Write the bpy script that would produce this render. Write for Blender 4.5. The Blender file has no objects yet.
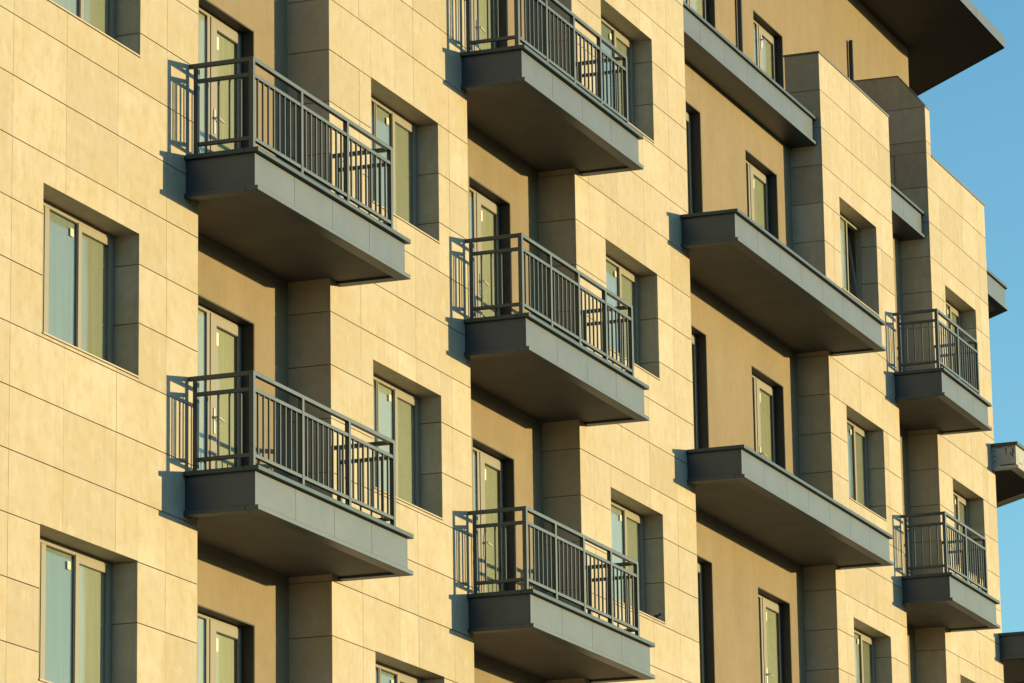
import bpy, bmesh, math, random
from mathutils import Vector, Matrix
random.seed(7)
C = bpy.context.scene.collection
H = 3.3                      # storey height
GZ = -12.7                   # ground level
RET = 0.51                   # depth of the recessed bays
PJ = 0.831                   # balcony projection
YT = 1.40                    # set-back top storey
COP, BOT = -2.206, -2.659    # coping top / underside of a balcony, relative to its storey

# ------------------------------------------------------------------ helpers
class MB:
    def __init__(s): s.bm = bmesh.new(); s.col = s.bm.loops.layers.float_color.new('tone')
    def _paint(s, faces, t):
        for f in faces:
            for l in f.loops: l[s.col] = (t, t, t, 1)
    def box(s, x0, x1, y0, y1, z0, z1, tone=.5, bevel=0):
        if x1-x0 < 1e-4 or y1-y0 < 1e-4 or z1-z0 < 1e-4: return
        v = [s.bm.verts.new(p) for p in ((x0,y0,z0),(x1,y0,z0),(x1,y1,z0),(x0,y1,z0),(x0,y0,z1),(x1,y0,z1),(x1,y1,z1),(x0,y1,z1))]
        fs = [s.bm.faces.new([v[i] for i in q]) for q in ((3,2,1,0),(4,5,6,7),(0,1,5,4),(1,2,6,5),(2,3,7,6),(3,0,4,7))]
        s._paint(fs, tone)
        if bevel:
            es = list({e for f in fs for e in f.edges})
            r = bmesh.ops.bevel(s.bm, geom=es, offset=bevel, segments=2, affect='EDGES', profile=.5)
            s._paint(r['faces'], tone)
    def prism(s, pts, axis, a, b, tone=.5):
        """extrude a polygon: axis 'z' takes (x,y), axis 'x' takes (y,z)"""
        def P(p, t): return (p[0], p[1], t) if axis == 'z' else (t, p[0], p[1])
        A = [s.bm.verts.new(P(p, a)) for p in pts]; B = [s.bm.verts.new(P(p, b)) for p in pts]
        n = len(pts); fs = [s.bm.faces.new(A), s.bm.faces.new(B)]
        for i in range(n): fs.append(s.bm.faces.new((A[i], A[(i+1)%n], B[(i+1)%n], B[i])))
        bmesh.ops.recalc_face_normals(s.bm, faces=fs); s._paint(fs, tone)
    def cyl(s, p, q, r, n=14, tone=.5):
        p, q = Vector(p), Vector(q); d = q-p
        m = Matrix.Translation((p+q)/2) @ d.to_track_quat('Z', 'Y').to_matrix().to_4x4()
        g = bmesh.ops.create_cone(s.bm, cap_ends=True, segments=n, radius1=r, radius2=r, depth=d.length, matrix=m)
        s._paint({f for v in g['verts'] for f in v.link_faces}, tone)
    def ball(s, p, r, sc=(1,1,1), rot=None, tone=.5):
        m = Matrix.Translation(p) @ (rot or Matrix()) @ Matrix.Diagonal((r*sc[0], r*sc[1], r*sc[2], 1))
        g = bmesh.ops.create_uvsphere(s.bm, u_segments=14, v_segments=9, radius=1, matrix=m)
        fs = {f for v in g['verts'] for f in v.link_faces}
        for f in fs: f.smooth = True
        s._paint(fs, tone)
    def build(s, name, mat, parent=None, loc=None):
        me = bpy.data.meshes.new(name); s.bm.to_mesh(me); s.bm.free()
        me.materials.append(mat)
        o = bpy.data.objects.new(name, me); C.objects.link(o)
        if parent: o.parent = parent
        if loc: o.location = loc
        return o

def copy_part(o, parent, loc=None):
    c = o.copy(); C.objects.link(c); c.parent = parent
    if loc: c.location = loc
    for ch in list(o.children): copy_part(ch, c)
    return c

# ------------------------------------------------------------------ materials
def mat(name, col, rough=.6, spec=.5, metallic=0.):
    m = bpy.data.materials.new(name); m.use_nodes = True
    b = m.node_tree.nodes['Principled BSDF']
    b.inputs['Base Color'].default_value = (*col, 1); b.inputs['Roughness'].default_value = rough
    b.inputs['Specular IOR Level'].default_value = spec; b.inputs['Metallic'].default_value = metallic
    return m
def N(m, t, **k):
    n = m.node_tree.nodes.new(t)
    for a, v in k.items(): setattr(n, a, v)
    return n
def L(m, a, b): m.node_tree.links.new(a, b)
def mixcol(m, fac, a, b, mode='MIX'):
    n = N(m, 'ShaderNodeMix', data_type='RGBA', blend_type=mode)
    for i, v in ((0, fac), (6, a), (7, b)):
        if isinstance(v, (int, float)): n.inputs[i].default_value = v
        elif isinstance(v, tuple): n.inputs[i].default_value = (*v, 1)
        else: L(m, v, n.inputs[i])
    return n.outputs[2]
def noise(m, vec, scale, detail=4, rough=.55):
    n = N(m, 'ShaderNodeTexNoise'); n.inputs['Scale'].default_value = scale
    n.inputs['Detail'].default_value = detail; n.inputs['Roughness'].default_value = rough
    L(m, vec, n.inputs['Vector']); return n.outputs['Fac']
def mapping(m, sc):
    t = N(m, 'ShaderNodeNewGeometry'); p = N(m, 'ShaderNodeMapping'); p.inputs['Scale'].default_value = sc
    L(m, t.outputs['Position'], p.inputs['Vector']); return p.outputs['Vector']
def ramp(m, fac, lo, hi, c0=(0,0,0), c1=(1,1,1)):
    r = N(m, 'ShaderNodeValToRGB'); e = r.color_ramp.elements
    e[0].position, e[1].position = lo, hi; e[0].color = (*c0, 1); e[1].color = (*c1, 1)
    L(m, fac, r.inputs['Fac']); return r.outputs['Color']
def bump(m, h, strength, dist):
    b = N(m, 'ShaderNodeBump'); b.inputs['Strength'].default_value = strength; b.inputs['Distance'].default_value = dist
    L(m, h, b.inputs['Height']); L(m, b.outputs['Normal'], m.node_tree.nodes['Principled BSDF'].inputs['Normal'])
def base(m, s): L(m, s, m.node_tree.nodes['Principled BSDF'].inputs['Base Color'])

STONE = mat('stone cladding', (.40,.33,.24), .68, .3)
def f():
    m = STONE
    at = N(m, 'ShaderNodeAttribute', attribute_name='tone')
    c = mixcol(m, at.outputs['Fac'], (.395,.348,.268), (.535,.482,.40))
    cloud = noise(m, mapping(m, (1,1,1)), 1.6, 6, .62)
    c = mixcol(m, ramp(m, cloud, .38, .68), c, mixcol(m, .62, c, (.425,.335,.195)))
    blot = noise(m, mapping(m, (1,1,1)), 6.5, 5, .6)
    c = mixcol(m, ramp(m, blot, .48, .74), c, mixcol(m, .42, c, (.33,.26,.16)))
    pale = noise(m, mapping(m, (1.3,1.3,1)), 4.1, 4, .6)
    c = mixcol(m, ramp(m, pale, .55, .8), c, mixcol(m, .4, c, (.64,.60,.52)))
    streak = noise(m, mapping(m, (6,6,.5)), 2.0, 4)
    c = mixcol(m, ramp(m, streak, .55, .8), c, mixcol(m, .3, c, (.30,.22,.12)))
    fine = noise(m, mapping(m, (1,1,1)), 38, 3)
    c = mixcol(m, ramp(m, fine, .3, .75), c, mixcol(m, .10, c, (.6,.53,.42)))
    base(m, c); bump(m, fine, .15, .004)
f()
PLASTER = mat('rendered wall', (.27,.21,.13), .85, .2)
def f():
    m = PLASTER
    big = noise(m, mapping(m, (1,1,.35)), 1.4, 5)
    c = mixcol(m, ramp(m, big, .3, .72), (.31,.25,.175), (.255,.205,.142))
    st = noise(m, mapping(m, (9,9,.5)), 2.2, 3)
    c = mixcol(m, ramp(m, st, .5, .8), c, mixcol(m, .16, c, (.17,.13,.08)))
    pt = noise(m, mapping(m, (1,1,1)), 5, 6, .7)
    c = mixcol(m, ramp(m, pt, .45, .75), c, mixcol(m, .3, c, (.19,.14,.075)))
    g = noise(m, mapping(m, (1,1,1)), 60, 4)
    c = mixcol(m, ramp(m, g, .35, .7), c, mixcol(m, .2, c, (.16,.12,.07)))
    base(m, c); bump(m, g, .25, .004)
f()
def metal(name, col, col2, rough, seed):
    m = mat(name, col, rough, .12, .88)
    n = noise(m, mapping(m, (1,1,1)), 3 + seed, 4)
    c = mixcol(m, ramp(m, n, .35, .7), col, col2)
    s = noise(m, mapping(m, (14,14,.9)), 2, 3)
    c = mixcol(m, ramp(m, s, .5, .75), c, mixcol(m, .38, c, (.10,.085,.06)))
    base(m, c); return m
CLAD = metal('anthracite metallic cladding', (.070,.090,.122), (.080,.100,.130), .46, 0)
CAPCLAD = metal('anthracite coping', (.046,.07,.092), (.054,.078,.10), .46, 1)
RAIL = metal('anthracite metallic rail paint', (.066,.086,.108), (.076,.096,.118), .45, 2)
EAVES = mat('dark eaves board', (.042,.041,.040), .7, .2)
SOFF = mat('soffit board', (.17,.165,.15), .7, .3)
def f():
    m = SOFF; n = noise(m, mapping(m, (1,1,1)), 1.7, 5)
    base(m, mixcol(m, ramp(m, n, .3, .7), (.095,.098,.10), (.128,.128,.125)))
f()
MEMB = mat('dark joint backing', (.25,.20,.13), .9, .1)
FRAME = mat('taupe window frame', (.245,.222,.18), .45, .4)
DARKF = mat('dark gasket', (.03,.03,.03), .6, .3)
LINING = mat('dark reveal lining', (.045,.042,.040), .6, .3)
STEEL = mat('brushed steel', (.62,.60,.56), .3, .6, .3)
FLASH = mat('sill flashing', (.47,.40,.30), .5, .4)
CAPM = mat('parapet flashing', (.10,.09,.08), .45, .5)
WHITE = mat('white label', (.75,.73,.68), .6, .3)
LABEL = mat('yellowed label', (.62,.58,.42), .6, .3)
PRIMED = mat('primed panel', (.3,.31,.32), .6, .3)
def f():
    m = PRIMED; n = noise(m, mapping(m, (1,1,1)), 6, 5)
    base(m, mixcol(m, ramp(m, n, .4, .7), (.37,.40,.43), (.31,.32,.33)))
f()
RUST = mat('rust primer', (.42,.12,.03), .8, .2)
PIPEM = mat('downpipe', (.055,.055,.055), .5, .4)
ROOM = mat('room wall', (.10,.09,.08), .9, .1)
BIRD = mat('bird plumage', (.045,.035,.028), .8, .2)
def blind(name, c0, c1):
    m = mat(name, c0, .9, .1)
    i = N(m, 'ShaderNodeObjectInfo')
    s = noise(m, mapping(m, (16,16,.6)), 2, 3)
    c = mixcol(m, i.outputs['Random'], c0, c1)
    base(m, mixcol(m, ramp(m, s, .4, .75), c, mixcol(m, .22, c, (.12,.11,.07)))); return m
BLIND = blind('pale roller blind', (.50,.49,.42), (.36,.35,.28))
DOORBL = blind('pale door blind', (.62,.61,.50), (.52,.51,.41))
NET = blind('net curtain', (.30,.35,.38), (.62,.62,.55))
GLASS = bpy.data.materials.new('window glass'); GLASS.use_nodes = True
def f():
    m = GLASS; nt = m.node_tree; nt.nodes.remove(nt.nodes['Principled BSDF'])
    t = N(m, 'ShaderNodeBsdfTransparent'); t.inputs['Color'].default_value = (.90,.93,.90,1)
    g = N(m, 'ShaderNodeBsdfGlossy'); g.inputs['Roughness'].default_value = .03
    ge = N(m, 'ShaderNodeNewGeometry')
    dt = N(m, 'ShaderNodeVectorMath', operation='DOT_PRODUCT'); L(m, ge.outputs['Incoming'], dt.inputs[0]); L(m, ge.outputs['Normal'], dt.inputs[1])
    ab = N(m, 'ShaderNodeMath', operation='ABSOLUTE'); L(m, dt.outputs['Value'], ab.inputs[0])
    iv = N(m, 'ShaderNodeMath', operation='SUBTRACT'); iv.inputs[0].default_value = 1; L(m, ab.outputs[0], iv.inputs[1])
    pw = N(m, 'ShaderNodeMath', operation='POWER'); L(m, iv.outputs[0], pw.inputs[0]); pw.inputs[1].default_value = 5
    fr = N(m, 'ShaderNodeMath', operation='MULTIPLY_ADD'); L(m, pw.outputs[0], fr.inputs[0]); fr.inputs[1].default_value = .94; fr.inputs[2].default_value = .06
    n = noise(m, mapping(m, (1,1,1)), 1.3, 1)
    b = N(m, 'ShaderNodeBump'); b.inputs['Strength'].default_value = .10; b.inputs['Distance'].default_value = .06
    L(m, n, b.inputs['Height']); L(m, b.outputs['Normal'], g.inputs['Normal'])
    x = N(m, 'ShaderNodeMixShader'); L(m, fr.outputs[0], x.inputs[0]); L(m, t.outputs[0], x.inputs[1]); L(m, g.outputs[0], x.inputs[2])
    L(m, x.outputs[0], nt.nodes['Material Output'].inputs['Surface'])
f()
ASPH = mat('asphalt', (.05,.05,.05), .9, .2)
def f():
    m = ASPH; n = noise(m, mapping(m, (1,1,1)), 12, 5); base(m, mixcol(m, n, (.035,.035,.035), (.065,.063,.06)))
f()
PAVE = mat('paving', (.18,.17,.15), .85, .2)
def f():
    m = PAVE; n = noise(m, mapping(m, (1,1,1)), 3, 5); base(m, mixcol(m, n, (.14,.13,.12), (.22,.205,.18)))
f()
EARTH = mat('ground', (.07,.07,.045), .95, .1)
def f():
    m = EARTH; n = noise(m, mapping(m, (1,1,1)), .2, 6); base(m, mixcol(m, n, (.06,.07,.035), (.12,.10,.07)))
f()

# ------------------------------------------------------------------ ground
def setting(o): o['kind'] = 'structure'
m = MB(); m.box(-900, 900, -900, 900, GZ-1, GZ); setting(m.build('ground', EARTH))
m = MB(); m.box(-300, 300, -30, -6, GZ-.2, GZ+.004); setting(m.build('road', ASPH))
m = MB(); m.box(-300, 300, -5.9, .6, GZ-.2, GZ+.12); m.box(-300, 300, -6, -5.9, GZ-.2, GZ+.13)
setting(m.build('pavement', PAVE))

BLOCKER = mat('horizon blocker', (.05,.06,.03), .95, .1)
def f():
    m = BLOCKER; n = noise(m, mapping(m, (1,1,1)), .05, 6); base(m, mixcol(m, n, (.035,.045,.022), (.075,.08,.045)))
f()
bm = bmesh.new(); n = 240; rings = []  # added, unseen hill-shaped ring; blocks horizon glow to darken undersides and shaded faces
for rad, fh in ((520, 0), (640, .55), (780, 1.), (880, .9)):
    ring = []
    for i in range(n):
        a = 2*math.pi*i/n
        h = 40+6*math.sin(3*a+1)+4*math.sin(7*a)+3*math.sin(17*a+2)+random.uniform(-1.5, 1.5)
        ring.append(bm.verts.new((rad*math.cos(a), rad*math.sin(a), GZ-.5+h*fh)))
    rings.append(ring)
for A_, B_ in zip(rings[:-1], rings[1:]):
    for i in range(n): bm.faces.new((A_[i], A_[(i+1)%n], B_[(i+1)%n], B_[i])).smooth = True
me = bpy.data.meshes.new('horizon_blocker'); bm.to_mesh(me); bm.free(); me.materials.append(BLOCKER)
o = bpy.data.objects.new('horizon_blocker', me); C.objects.link(o); setting(o)

# ------------------------------------------------------------------ the building
B = bpy.data.objects.new('apartment_building', None); C.objects.link(B)
B.location = (16, 0, GZ)
B['label'] = 'long stone clad apartment building with grey balconies in low golden sunlight'
B['category'] = 'building'
BO = B.location.copy()
def part(mb, name, material, label=None):
    o = mb.build(name, material, B, -BO)
    if label: o['label'] = label
    return o

# bays: pier x-range, vertical joints, window x-range and storeys shown
PIER = dict(
 A=(-3.98, 3.45, [-2.87,-1.755,-.641,.466,1.591,2.706], (0,2.079), (-1,0,1)),
 B=(6.866, 11.04, [7.72,8.78,9.34,10.44], (8.062,10.099), (-1,0,1)),
 C=(14.794, 19.363, [15.306,16.398,17.49,18.588], (15.92,17.97), (0,1,2)),
 D=(25.916, 29.751, [26.40,27.56,28.11,29.06], (26.781,28.804), (0,1,2)),
 E=(32.031, 35.732, [32.75,33.85,34.2,35.2], (32.885,34.857), (0,1,2)))
HEAD, SILL = .012, -1.444
TOP = 8.7
G, J = .0048, .0024          # half joint widths
grooves = [-.3+.6*n for n in range(-20, 16)]
bands = [(GZ, grooves[0])] + list(zip(grooves[:-1], grooves[1:]))
assert abs(bands[-1][1]-TOP) < 1e-6
def tone(): return min(1, max(0, random.gauss(.5, .22)))

holes_all = []
for key, (x0, x1, joints, (wl, wr), ks) in PIER.items():
    wins = [(SILL+k*H, HEAD+k*H) for k in ks]
    m = MB(); core = MB()
    for z0, z1 in bands:
        za, zb = z0+G, z1-(G if z1 < TOP else 0)
        hit = [w for w in wins if w[0] < zb and w[1] > za]
        xs = sorted(set([x0, x1]+[j for j in joints]+([wl, wr] if hit else [])))
        for a, b in zip(xs[:-1], xs[1:]):
            if b-a < .06: continue
            A_, B_ = a+(J if a > x0 and a not in (wl, wr) else 0), b-(J if b < x1 and b not in (wl, wr) else 0)
            segs = [(za, zb)]
            if hit and a >= wl-1e-6 and b <= wr+1e-6:
                s0, s1 = hit[0]; segs = []
                if za < s0: segs.append((za, s0-.022))
                if zb > s1: segs.append((s1, zb))
            for p, q in segs:
                if q-p > .004: m.box(A_, B_, 0+random.uniform(0,.0015), .03, p, q, tone())
        for xa, xb in ((x0, x0+.03), (x1-.03, x1)):       # returns
            m.box(xa, xb, .031, RET+(.42 if key == 'E' and xa > x0 else .045 if z0 > 7.4 else -.001), za, zb, tone())
        for s0, s1 in hit:                                 # jambs of the window openings
            p, q = max(za, s0), min(zb, s1)
            if q-p > .004:
                m.box(wl-.03, wl, .031, .32, p, q, tone()); m.box(wr, wr+.03, .031, .32, p, q, tone())
    for s0, s1 in wins: m.box(wl-.03, wr+.03, .031, .32, s1, s1+.03, .45)
    part(m, 'stone_pier', STONE)
    zs = [GZ]
    for s0, s1 in wins: zs += [s0-.04, s1+.03]
    zs.append(TOP-.05)
    yb = RET+.04
    for i, (a, b) in enumerate(zip(zs[:-1], zs[1:])):
        if i % 2 == 0: core.box(x0+.03, x1-.03, .032, yb, a, b)
        else: core.box(x0+.03, wl-.03, .032, yb, a, b); core.box(wr+.03, x1-.03, .032, yb, a, b)
    part(core, 'pier_core', MEMB)
    c = MB(); c.box(x0+(.30 if key == 'E' else -.012), x1+.012, -.015, RET+.06, TOP-.012, TOP+.018); part(c, 'parapet_cap', CAPM)
    for k in ks: holes_all.append((wl, wr, SILL+k*H, HEAD+k*H))

# rendered rear wall of the recesses, with door openings
DOORH, DOORB = HEAD, -2.20
DOORS = [('P', 4.54, 5.97, (-1,0,1)), ('Q', 12.38, 13.79, (0,1,2)), ('R', 20.05, 21.56, (0,1,2)), ('R', 23.65, 25.20, (0,1,2)), ('S', 30.05, 31.52, (0,1,2))]
TDOORS = [(23.6, 25.12), (27.07, 28.61)]
for n, a, b, ks in DOORS:
    for k in ks: holes_all.append((a, b, DOORB+k*H, DOORH+k*H))
def wall_with_holes(mb, x0, x1, y0, y1, z0, z1, holes):
    xs = sorted({x0, x1, *[h[0] for h in holes], *[h[1] for h in holes]})
    for a, b in zip(xs[:-1], xs[1:]):
        hs = sorted((h[2], h[3]) for h in holes if h[0] <= a+1e-6 and h[1] >= b-1e-6)
        z = z0
        for p, q in hs:
            mb.box(a, b, y0, y1, z, p); z = q
        mb.box(a, b, y0, y1, z, z1)
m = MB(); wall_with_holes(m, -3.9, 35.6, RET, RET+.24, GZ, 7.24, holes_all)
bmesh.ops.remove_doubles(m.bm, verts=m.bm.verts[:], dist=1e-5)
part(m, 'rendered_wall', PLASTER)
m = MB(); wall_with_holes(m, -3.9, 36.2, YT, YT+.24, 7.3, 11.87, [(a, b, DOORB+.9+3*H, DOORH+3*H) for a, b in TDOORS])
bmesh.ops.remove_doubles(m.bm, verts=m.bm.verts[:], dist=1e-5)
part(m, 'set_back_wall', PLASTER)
# terrace, end walls, rear wall, storeys
m = MB(); m.box(-3.9, 35.6, RET+.002, YT+.2, 7.24, 7.42); part(m, 'terrace_floor', SOFF)
m = MB(); m.prism([(35.70,.93),(46.77,12.0),(46.5,12.0),(35.62,1.12)], 'z', GZ, 7.25)
m.prism([(36.2,YT),(46.8,12.0),(46.53,12.0),(36.12,YT+.2)], 'z', 7.26, 11.868)
part(m, 'end_wall', PLASTER)
m = MB(); m.box(-4.0, -3.78, .56, 12, GZ, 11.868); m.box(-3.78, 46.5, 12.002, 12.2, GZ, 11.868); part(m, 'rear_wall', PLASTER)
m = MB()
for k in range(-3, 4): m.box(-3.7, 35.5, RET+.26, 11.7, k*H-2.75, k*H-2.5)
for k in range(-3, 4):
    for x in (-3.6, 5.2, 12, 17, 22.5, 27.8, 31, 35.3): m.box(x, x+.12, 3.6 if x > 0 else RET+.3, 11.6, k*H-2.5, k*H+.5)
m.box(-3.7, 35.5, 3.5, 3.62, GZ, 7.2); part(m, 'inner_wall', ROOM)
# roof
m = MB()
m.prism([(-4.6,-.2),(36.82,-.2),(49.62,12.6),(-4.6,12.6)], 'z', 11.872, 11.93)
xs = [36.8-1.95*i for i in range(21)]
for a, b in zip(xs[1:], xs[:-1]): m.box(a+.006, b-.006, -.19, YT-.01, 11.862, 11.874)
roof = part(m, 'roof', EAVES)
m = MB()
xs = [-4.6]+[36.82-1.95*i for i in range(21,-1,-1)]
for a, b in zip(xs[:-1], xs[1:]): m.box(a+.004, b-(.004 if b < 36.8 else 0), -.225, -.2, 11.86, 12.06)
m.prism([(36.822,-.225),(49.64,12.593),(49.62,12.613),(36.80,-.19)], 'z', 11.86, 12.06)
fa = m.build('fascia', CLAD, roof)
m = MB(); m.prism([(-4.59,-.19),(36.80,-.19),(49.5,12.5),(-4.59,12.5)], 'z', 11.935, 12.04); m.build('roof_deck', CAPM, roof)
# fin wall on the last pier, sloping up to the set-back storey
m = MB(); fx0, fx1 = 32.031, 32.31
m.box(fx0, fx1, RET+.06, YT-.002, 7.42, 8.1-G, tone()); m.box(fx0, fx1, RET+.06, YT-.002, 8.1+G, 8.7-G, tone())
m.box(fx0, fx1, 0, YT-.002, 8.7+G, 8.9-G, tone()); m.box(fx0, fx1, 0, YT-.002, 8.9+G, 9.49-G, tone())
m.prism([(0,9.49+G),(.45,10.07),(YT-.002,10.08),(YT-.002,9.49+G)], 'x', fx0, fx1, tone())
fin = part(m, 'fin_wall', STONE)
m = MB(); m.box(fx0+.03, fx1-.03, .03, YT-.03, 7.5, 9.47); m.build('fin_core', MEMB, fin, (0,0,0))
m = MB(); m.prism([(-.012,9.50),(-.012,9.515),(.445,10.085),(YT-.003,10.097),(YT-.003,10.083),(.452,10.071)], 'x', fx0-.01, fx1+.01); m.build('fin_cap', CAPM, fin)
# downpipes on the set-back wall
for x, zt in ((26.21, 11.6), (32.38, 10.89)):
    m = MB(); m.cyl((x, YT-.055, 7.5), (x, YT-.055, zt), .042, 16)
    if zt < 11: m.ball((x, YT-.055, zt), .042)
    p = part(m, 'downpipe', PIPEM)
    m = MB()
    m.box(x-.05, x+.05, YT-.1, YT-.001, 9.9, 9.93)
    m.build('bracket', PIPEM, p)

# ------------------------------------------------------------------ windows
def frame_ring(mb, x0, x1, z0, z1, w, y0, y1, bev=.004):
    mb.box(x0, x0+w, y0, y1, z0, z1, bevel=bev); mb.box(x1-w, x1, y0, y1, z0, z1, bevel=bev)
    mb.box(x0+w-.001, x1-w+.001, y0+.001, y1-.001, z1-w, z1, bevel=bev); mb.box(x0+w-.001, x1-w+.001, y0+.001, y1-.001, z0, z0+w, bevel=bev)
def glass_pane(x0, x1, z0, z1, y, parent, name='pane'):
    m = MB(); m.box(x0, x1, y, y+.012, z0, z1); return m.build(name, GLASS, parent)
def curtain(x0, x1, z0, z1, y, parent, material, folds):
    m = MB(); n = max(2, int((x1-x0)/.02)) if folds else 1
    def yy(i): return y+(.014*math.sin(i*1.15)+.006*math.sin(i*.41+1) if folds else 0)
    rows = [[m.bm.verts.new((x0+(x1-x0)*i/n, yy(i)+d, zz)) for i in range(n+1)] for zz in (z0, z1) for d in (0, .004)]
    a, a2, b, b2 = rows
    for i in range(n):
        m.bm.faces.new((a[i], a[i+1], b[i+1], b[i])); m.bm.faces.new((a2[i+1], a2[i], b2[i], b2[i+1]))
    return m.build('curtain' if folds else 'blind', material, parent)
WW, WH = 2.04, HEAD-SILL
def make_window(w, tilted=False, post=None):
    """origin: left end of the head; y=0 outer face of the frame"""
    h = WH
    m = MB(); frame_ring(m, .002, w-.002, -h+.002, -.002, .06, 0, .07)
    m.box(1.262, 1.31, .002, .066, -h+.06, -.06, bevel=.004)
    if post: m.box(post[0], post[1], .002, .066, -h+.06, -.06, bevel=.004); m.box(post[0]+.02, post[0]+.035, -.006, .01, -h+.06, -.06)
    win = m.build('window', FRAME, B)
    glass_pane(.055, 1.264, -h+.055, -.055, .012, win)
    m = MB(); frame_ring(m, .062, 1.2615, -h+.062, -.062, .009, .005, .0115, 0); m.build('gasket', DARKF, win)
    m = MB(); frame_ring(m, 0, w-1.268-.055, -h+.125-.02, 0, .075, 0, .06)
    cs = m.build('casement', FRAME, win); cs.location = (1.268, -.008, -.055)
    gw = w-1.268-.055
    g = glass_pane(1.268+.07, 1.268+gw-.07, -h+.12+.01, -.055-.07, .012, win)
    if tilted:
        t = math.radians(7.5)
        piv = Vector((0, 0, -h+.105))
        M = Matrix.Translation(Vector(cs.location)+piv) @ Matrix.Rotation(-t, 4, 'X') @ Matrix.Translation(-piv)
        cs.matrix_local = M
        g.matrix_local = Matrix.Translation(Vector(cs.location)) @ Matrix.Identity(4)
        g.matrix_local = Matrix.Translation(Vector((1.268,-.008,-.055))+piv) @ Matrix.Rotation(-t, 4, 'X') @ Matrix.Translation(-piv) @ Matrix.Translation(Vector((-1.268,.008,.055)))
        curtain(.061, 1.2615, -h+.061, -.061, .027, win, NET, False)
    else:
        curtain(.061, 1.2615, -h+.061, -.061, .027, win, NET, False)
        curtain(1.268+.06, 1.268+gw-.06, -h+.125, -.115, .027, win, BLIND, False)
        m = MB(); m.box(1.12, 1.19, .0065, .0105, -.22, -.14); m.build('sticker', LABEL, win)
    m = MB(); m.box(.003, w-.003, -.285, -.002, -h-.018, -h-.001, bevel=.003); m.build('sill', FLASH, win)
    return win
FY = .27
first = {}
def place_window(x, w, k, tilted=False, label=None, post=None):
    key = (round(w, 3), tilted)
    loc = Vector((x, FY, HEAD+k*H))-BO
    if key not in first: o = first[key] = make_window(w, tilted, post); o.location = loc
    else: o = copy_part(first[key], B, loc)
    if label: o['label'] = label
    return o
for key, (x0, x1, joints, (wl, wr), ks) in PIER.items():
    for k in ks:
        t = key == 'D' and k == 2
        place_window(wl, round(wr-wl, 3), k, t, 'window tilted open with a dark gap above its casement' if t else None, dict(A=(.53,.665), B=(.745,.81)).get(key))

def make_door(w, h, depth=.15, handle=True):
    m = MB(); frame_ring(m, .002, w-.002, -h, -.002, .055, 0, .07)
    mx = w*.385
    m.box(mx, mx+.07, .002, .066, -h+.05, -.05, bevel=.004)
    d = m.build('balcony_door', FRAME, B)
    glass_pane(.05, mx+.003, -h+.05, -.05, .012, d)
    m = MB(); frame_ring(m, .056, mx-.001, -h+.056, -.056, .009, .005, .0115, 0); m.build('gasket', DARKF, d)
    x0, x1 = mx+.074, w-.045
    m = MB(); m.box(x0, x0+.15, -.008, .05, -h+.04, -.045, bevel=.004); m.box(x1-.065, x1, -.008, .05, -h+.04, -.045, bevel=.004)
    m.box(x0+.149, x1-.064, -.007, .049, -.155, -.046, bevel=.004); m.box(x0+.149, x1-.064, -.007, .049, -h+.041, -h+.16, bevel=.004)
    lf = m.build('door_leaf', FRAME, d)
    glass_pane(x0+.14, x1-.055, -h+.15, -.145, .016, d)
    m = MB(); frame_ring(m, x0+.15, x1-.065, -h+.16, -.155, .008, .004, .015, 0); m.build('gasket', DARKF, d)
    curtain(.056, mx-.0005, -h+.056, -.056, .027, d, DOORBL, False)
    curtain(x0+.13, x1-.045, -h+.14, -.135, .03, d, DOORBL, False)
    m = MB(); m.box(x0+.165, x0+.235, .010, .0145, -.36, -.22); m.build('sticker', WHITE, d)
    m = MB(); m.box(w-.012, w-.001, -depth+.004, -.001, -h+.01, -.001); m.box(.001, .012, -depth+.004, -.001, -h+.01, -.001)
    m.box(.0125, w-.0125, -depth+.004, -.001, -.012, -.001); m.build('reveal_lining', LINING, d)
    if handle:
        m = MB(); m.box(x0+.06, x0+.095, -.02, -.008, -h+.86, -h+1.14, bevel=.004)
        m.cyl((x0+.078,-.02,-h+1.04), (x0+.078,-.065,-h+1.04), .012)
        m.cyl((x0+.072,-.06,-h+1.04), (x0+.21,-.06,-h+1.02), .013); m.build('handle', STEEL, d)
    return d
dfirst = {}
def place_door(x, w, k, y, h):
    key = (round(w, 3), round(h, 3)); loc = Vector((x, y, HEAD+k*H))-BO
    if key not in dfirst: o = dfirst[key] = make_door(*key, .13 if y > 1 else .15); o.location = loc
    else: o = copy_part(dfirst[key], B, loc)
    return o
for n, a, b, ks in DOORS:
    for k in ks: place_door(a, b-a, k, RET+.15, DOORH-DOORB)
for a, b in TDOORS: place_door(a, b-a, 3, YT+.13, DOORH-DOORB-.9)

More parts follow.
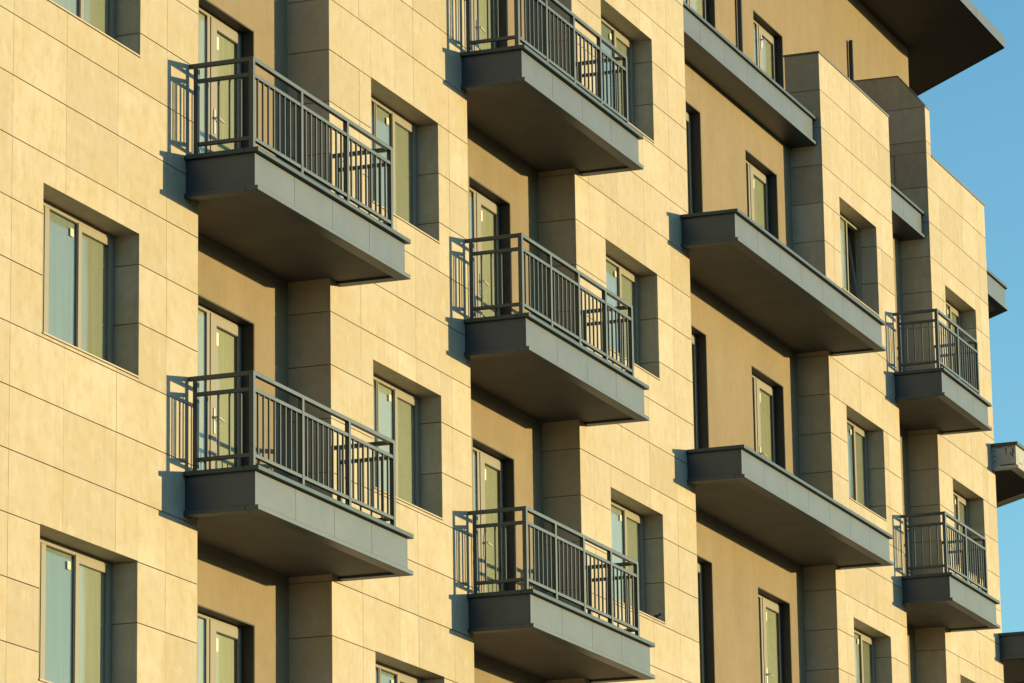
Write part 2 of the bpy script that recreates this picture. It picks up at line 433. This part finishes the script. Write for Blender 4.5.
# ------------------------------------------------------------------ balconies
def cladding_strip(mb, x0, x1, y, z0, z1, pitch=1.0):
    n = max(1, round((x1-x0)/pitch)); s = (x1-x0)/n
    for i in range(n):
        mb.box(x0+i*s+(.003 if i else 0), x0+(i+1)*s-(.003 if i < n-1 else 0), y, y+.02, z0, z1, tone())
def balcony(x0, x1, rx0, rx1, k, posts=None, pj=PJ, label=None):
    """x0..x1 coping ends, rx0..rx1 recess; posts: x of railing posts"""
    zc, zb = COP+k*H, BOT+k*H
    W = -.003
    m = MB()
    m.box(x0+.07, x1-.07, -pj+.079, W, zb+.055, zc-.06)                      # core
    m.box(rx0+.004, rx1-.004, W-.01, RET-.003, zb+.075, zc-.16)
    cladding_strip(m, x0+.045, x1-.045, -pj+.058, zb+.05, zc-.05)
    m.box(x0+.045, x0+.065, -pj+.079, W, zb+.05, zc-.05); m.box(x1-.065, x1-.045, -pj+.079, W, zb+.05, zc-.05)
    o = m.build('balcony', CLAD, B, -BO)
    if label: o['label'] = label
    m = MB(); w = .16
    m.box(x0, x1, -pj, -pj+w, zc-.05, zc, bevel=.006)
    m.box(x0, x0+w, -pj+w, W, zc-.05, zc, bevel=.006); m.box(x1-w, x1, -pj+w, W, zc-.05, zc, bevel=.006); m.build('coping', CAPCLAD, o)
    m = MB(); w = .15; e = .006
    m.box(x0+e, x1-e, -pj+e, -pj+w, zb, zb+.05, bevel=.005)
    m.box(x0+e, x0+w, -pj+w, W, zb, zb+.05, bevel=.005); m.box(x1-w, x1-e, -pj+w, W, zb, zb+.05, bevel=.005); m.build('drip_trim', CLAD, o)
    m = MB(); nb = max(2, round((x1-x0)/1.9)); sw = (x1-x0-2*w)/nb
    for i in range(nb): m.box(x0+w+i*sw+.004, x0+w+(i+1)*sw-.004, -pj+w+.004, W, zb+.03, zb+.0545)
    m.box(rx0+.004, rx1-.004, W, RET-.003, zb+.03, zb+.076); m.build('soffit_panel', SOFF, o)
    if posts:
        yr = -pj+.131; t = .045
        zt = zc+1.0; zm = zc+.81; zl = zc+.135
        pm = MB(); pm.box(-.026, .026, -.026, .026, 0, .998, bevel=.004)
        p0 = pm.build('post', RAIL, o, (posts[0], yr, zc))
        for x in posts[1:]: copy_part(p0, o, (x, yr, zc))
        ends = (posts[0], posts[-1])
        for x in ends: copy_part(p0, o, (x, -.078, zc))
        hr = MB()
        hr.box(posts[0]-.024, posts[-1]+.024, yr-.0245, yr+.0245, zt-t, zt, bevel=.004)
        for x in ends: hr.box(x-.0235, x+.0235, yr+.025, -.004, zt-t-.001, zt-.001, bevel=.004)
        hr.build('handrail', RAIL, o)
        for zz, nm in ((zm, 'middle_rail'), (zl, 'bottom_rail')):
            r = MB()
            for a, b in zip(posts[:-1], posts[1:]): r.box(a+.0265, b-.0265, yr-.02, yr+.02, zz-.02, zz+.02, bevel=.003)
            for x in ends: r.box(x-.02, x+.02, yr+.0265, -.078-.0265, zz-.02, zz+.02, bevel=.003)
            r.build(nm, RAIL, o)
        bl = MB(); s = .0095
        for a, b in zip(posts[:-1], posts[1:]):
            n = round((b-a)/.133)
            for i in range(1, n):
                x = a+(b-a)*i/n; bl.box(x-s, x+s, yr-s, yr+s, zl+.019, zm-.019)
        for x in ends:
            for y in (-.20, -.325, -.45, -.575): bl.box(x-s, x+s, y-s, y+s, zl+.019, zm-.019)
        bl.build('baluster_row', RAIL, o)
    return o
def span(a, b, n): return [a+(b-a)*i/n for i in range(n+1)]
for k in (0, 1): balcony(3.107, 7.183, 3.45, 6.866, k, span(3.245, 6.91, 3))
for k in (0, 1, 2):
    q = balcony(10.834, 15.124, 11.04, 14.794, k, span(10.935, 14.83, 4))
for k in (1, 2): balcony(18.998, 26.215, 19.363, 25.916, k)
for k in (1, 2): balcony(29.516, 32.441, 29.751, 32.031, k, span(29.65, 32.09, 2))
# terrace fronts at the top storey, set just inside the piers
def terrace_front(x0, x1, label=None):
    zc, zb = COP+3*H-.03, BOT+3*H-.03; y = .07
    m = MB(); m.box(x0+.004, x1-.05, y+.07, RET-.004, zb+.03, zc-.06)
    cladding_strip(m, x0+.004, x1-.045, y+.045, zb+.05, zc-.05, 1.15); m.box(x1-.064, x1-.045, y+.066, RET-.004, zb+.05, zc-.05)
    o = m.build('terrace_front', CLAD, B, -BO)
    m = MB(); m.box(x0+.003, x1-.003, y, y+.2, zc-.05, zc, bevel=.006); m.build('coping', CAPCLAD, o)
    m = MB(); m.box(x0+.003, x1-.003, y+.004, RET-.005, zb, zb+.05, bevel=.005); m.build('drip_trim', CLAD, o)
terrace_front(19.363, 25.916); terrace_front(29.751, 32.031)
# corner balconies beyond the last pier, cut off at 45 degrees
def poly(x0, yf, xe, d, back):
    """footprint: left end x0, front yf, corner xe, inset d"""
    xc = xe-d*.414
    return [(x0+d, back), (x0+d, yf+d), (xc, yf+d), (xc+2.6, yf+d+2.6), (xc+.9, yf+d+4.3), (35.9, 1.6-yf*0), (35.74, .95), (35.74, back)]
def corner_balcony(x0, yf, xe, zc, zb, back, skin, label=None, unfinished=False):
    m = MB(); m.prism(poly(x0, yf, xe, .045, back), 'z', zb+.05, zc-.05)
    o = m.build('corner_balcony', skin, B, -BO)
    if label: o['label'] = label
    m = MB(); m.prism(poly(x0, yf, xe, 0, back), 'z', zc-.05, zc); m.build('coping', CAPCLAD, o)
    m = MB()                                                   # rim round a raised soffit
    e, w = .006, .17
    m.box(x0+e, x0+w, yf+w, back, zb, zb+.049, bevel=.004)
    xc, xi = xe-e*.414, xe-w*.414
    m.prism([(x0+e, yf+e), (xc, yf+e), (xi, yf+w-.001), (x0+e, yf+w-.001)], 'z', zb, zb+.049)
    m.prism([(xc+.001, yf+e), (xc+2.6, yf+e+2.599), (xi+2.6, yf+w+2.6), (xi+.001, yf+w)], 'z', zb, zb+.049)
    m.build('drip_trim', PRIMED if unfinished else CLAD, o)
    m = MB(); m.prism(poly(x0, yf, xe, w-.005, back), 'z', zb+.028, zb+.052); m.build('soffit_panel', EAVES if unfinished else SOFF, o)
    return o
t2 = corner_balcony(35.50, -.47, 37.6, COP+2*H, BOT+2*H, -.003, PRIMED, 'unfinished balcony of bare primed panels with scribbled marks', True)
corner_balcony(35.50, -.50, 37.6, COP+H, BOT+H, -.003, CLAD)
corner_balcony(35.735, .09, 37.5, COP+3*H-.03, BOT+3*H-.03, .40, CLAD)
zc, zb = COP+2*H, BOT+2*H; xf = 35.545
m = MB()
for z in (zc-.13, zc-.22, zc-.31): m.cyl((xf-.006, -.05, z), (xf+.004, -.05, z), .012, 10)
m.build('screw', DARKF, t2)
m = MB()
for y, za, zb_ in ((-.255,zc-.20,zc-.09), (-.25,zc-.14,zc-.085)): m.box(xf-.003, xf+.002, y-.006, y+.006, za, zb_)
m.box(xf-.0035, xf+.002, -.375, -.362, zc-.26, zc-.10); m.box(xf-.003, xf+.002, -.36, -.325, zc-.225, zc-.21); m.box(xf-.004, xf+.002, -.337, -.326, zc-.21, zc-.15)
m.box(xf-.003, xf+.002, -.395, -.385, zc-.20, zc-.12)
m.box(xf-.012, xf+.002, -.42, -.15, zb+.055, zb+.075)
m.build('scribble', DARKF, t2)
m = MB()
for y, w in ((-.10,.05), (-.16,.03), (-.30,.02), (-.335,.025)): m.box(xf-.0025, xf+.002, y-w, y, zc-.085, zc-.06)
m.box(35.75, 35.95, -.428, -.42, zb+.12, zb+.14)
m.build('primer_smear', RUST, t2)

# ------------------------------------------------------------------ a bird on a sill
bd = MB(); bz = SILL+.038
r = Matrix.Rotation(math.radians(-22), 4, 'Y')
bd.ball((0,0,.045), .034, (1.5,.95,1.0), r); bd.ball((.047,0,.082), .021); bd.ball((-.07,0,.04), .012, (2.8,1,.4), Matrix.Rotation(math.radians(15),4,'Y'))
bd.cyl((.062,0,.081), (.083,0,.077), .004, 6)
for s in (-.012, .012): bd.cyl((.005,s,.02), (.008,s,-.002), .003, 6)
o = bd.build('bird', BIRD, None, (17.76, .05, SILL+.002)); o.rotation_euler = (0,0,math.radians(-60))
o['label'] = 'tiny dark bird perched at the right end of a window sill'; o['category'] = 'bird'

# ------------------------------------------------------------------ light, sky, camera
sd = Vector((.694, -1, .12)).normalized()
el = math.asin(sd.z); az = math.atan2(sd.x, sd.y)
sun = bpy.data.lights.new('sun', 'SUN'); sun.energy = 5; sun.angle = math.radians(.53); sun.color = (1, .75, .315)
so = bpy.data.objects.new('sun', sun); C.objects.link(so)
so.rotation_euler = (-sd).to_track_quat('-Z', 'Y').to_euler(); so.location = (30, -60, 20)
w = bpy.data.worlds.new('World'); bpy.context.scene.world = w; w.use_nodes = True
nt = w.node_tree; sk = nt.nodes.new('ShaderNodeTexSky'); sk.sky_type = 'NISHITA'; sk.sun_disc = False
sk.sun_elevation = el; sk.sun_rotation = az; sk.air_density = 1.0; sk.dust_density = .3; sk.ozone_density = 3.0
hz = nt.nodes.new('ShaderNodeMix'); hz.data_type = 'RGBA'; hz.blend_type = 'MULTIPLY'; hz.inputs[0].default_value = 1
hz.inputs[7].default_value = (1.5, 1.86, 1.72, 1)          # cleaner, bluer air
nt.links.new(sk.outputs[0], hz.inputs[6]); nt.links.new(hz.outputs[2], nt.nodes['Background'].inputs[0]); nt.nodes['Background'].inputs[1].default_value = .142

cam = bpy.data.cameras.new('camera'); co = bpy.data.objects.new('camera', cam); C.objects.link(co)
R = ((0.35917028, -0.93315243, -0.01494156), (0.21211789, 0.09721409, -0.97239674), (0.90884699, 0.34608664, 0.23285474))
M = Matrix(((R[0][0], -R[1][0], -R[2][0], -35.398), (R[0][1], -R[1][1], -R[2][1], -18.21626), (R[0][2], -R[1][2], -R[2][2], -11.08507), (0,0,0,1)))
co.matrix_world = M
cam.sensor_width = 36; cam.lens = 4321.23/1024*36; cam.clip_start = .5; cam.clip_end = 5000
sc = bpy.context.scene; sc.camera = co
sc.view_settings.view_transform = 'Standard'; sc.view_settings.look = 'None'; sc.view_settings.gamma = 1; sc.view_settings.exposure = .36
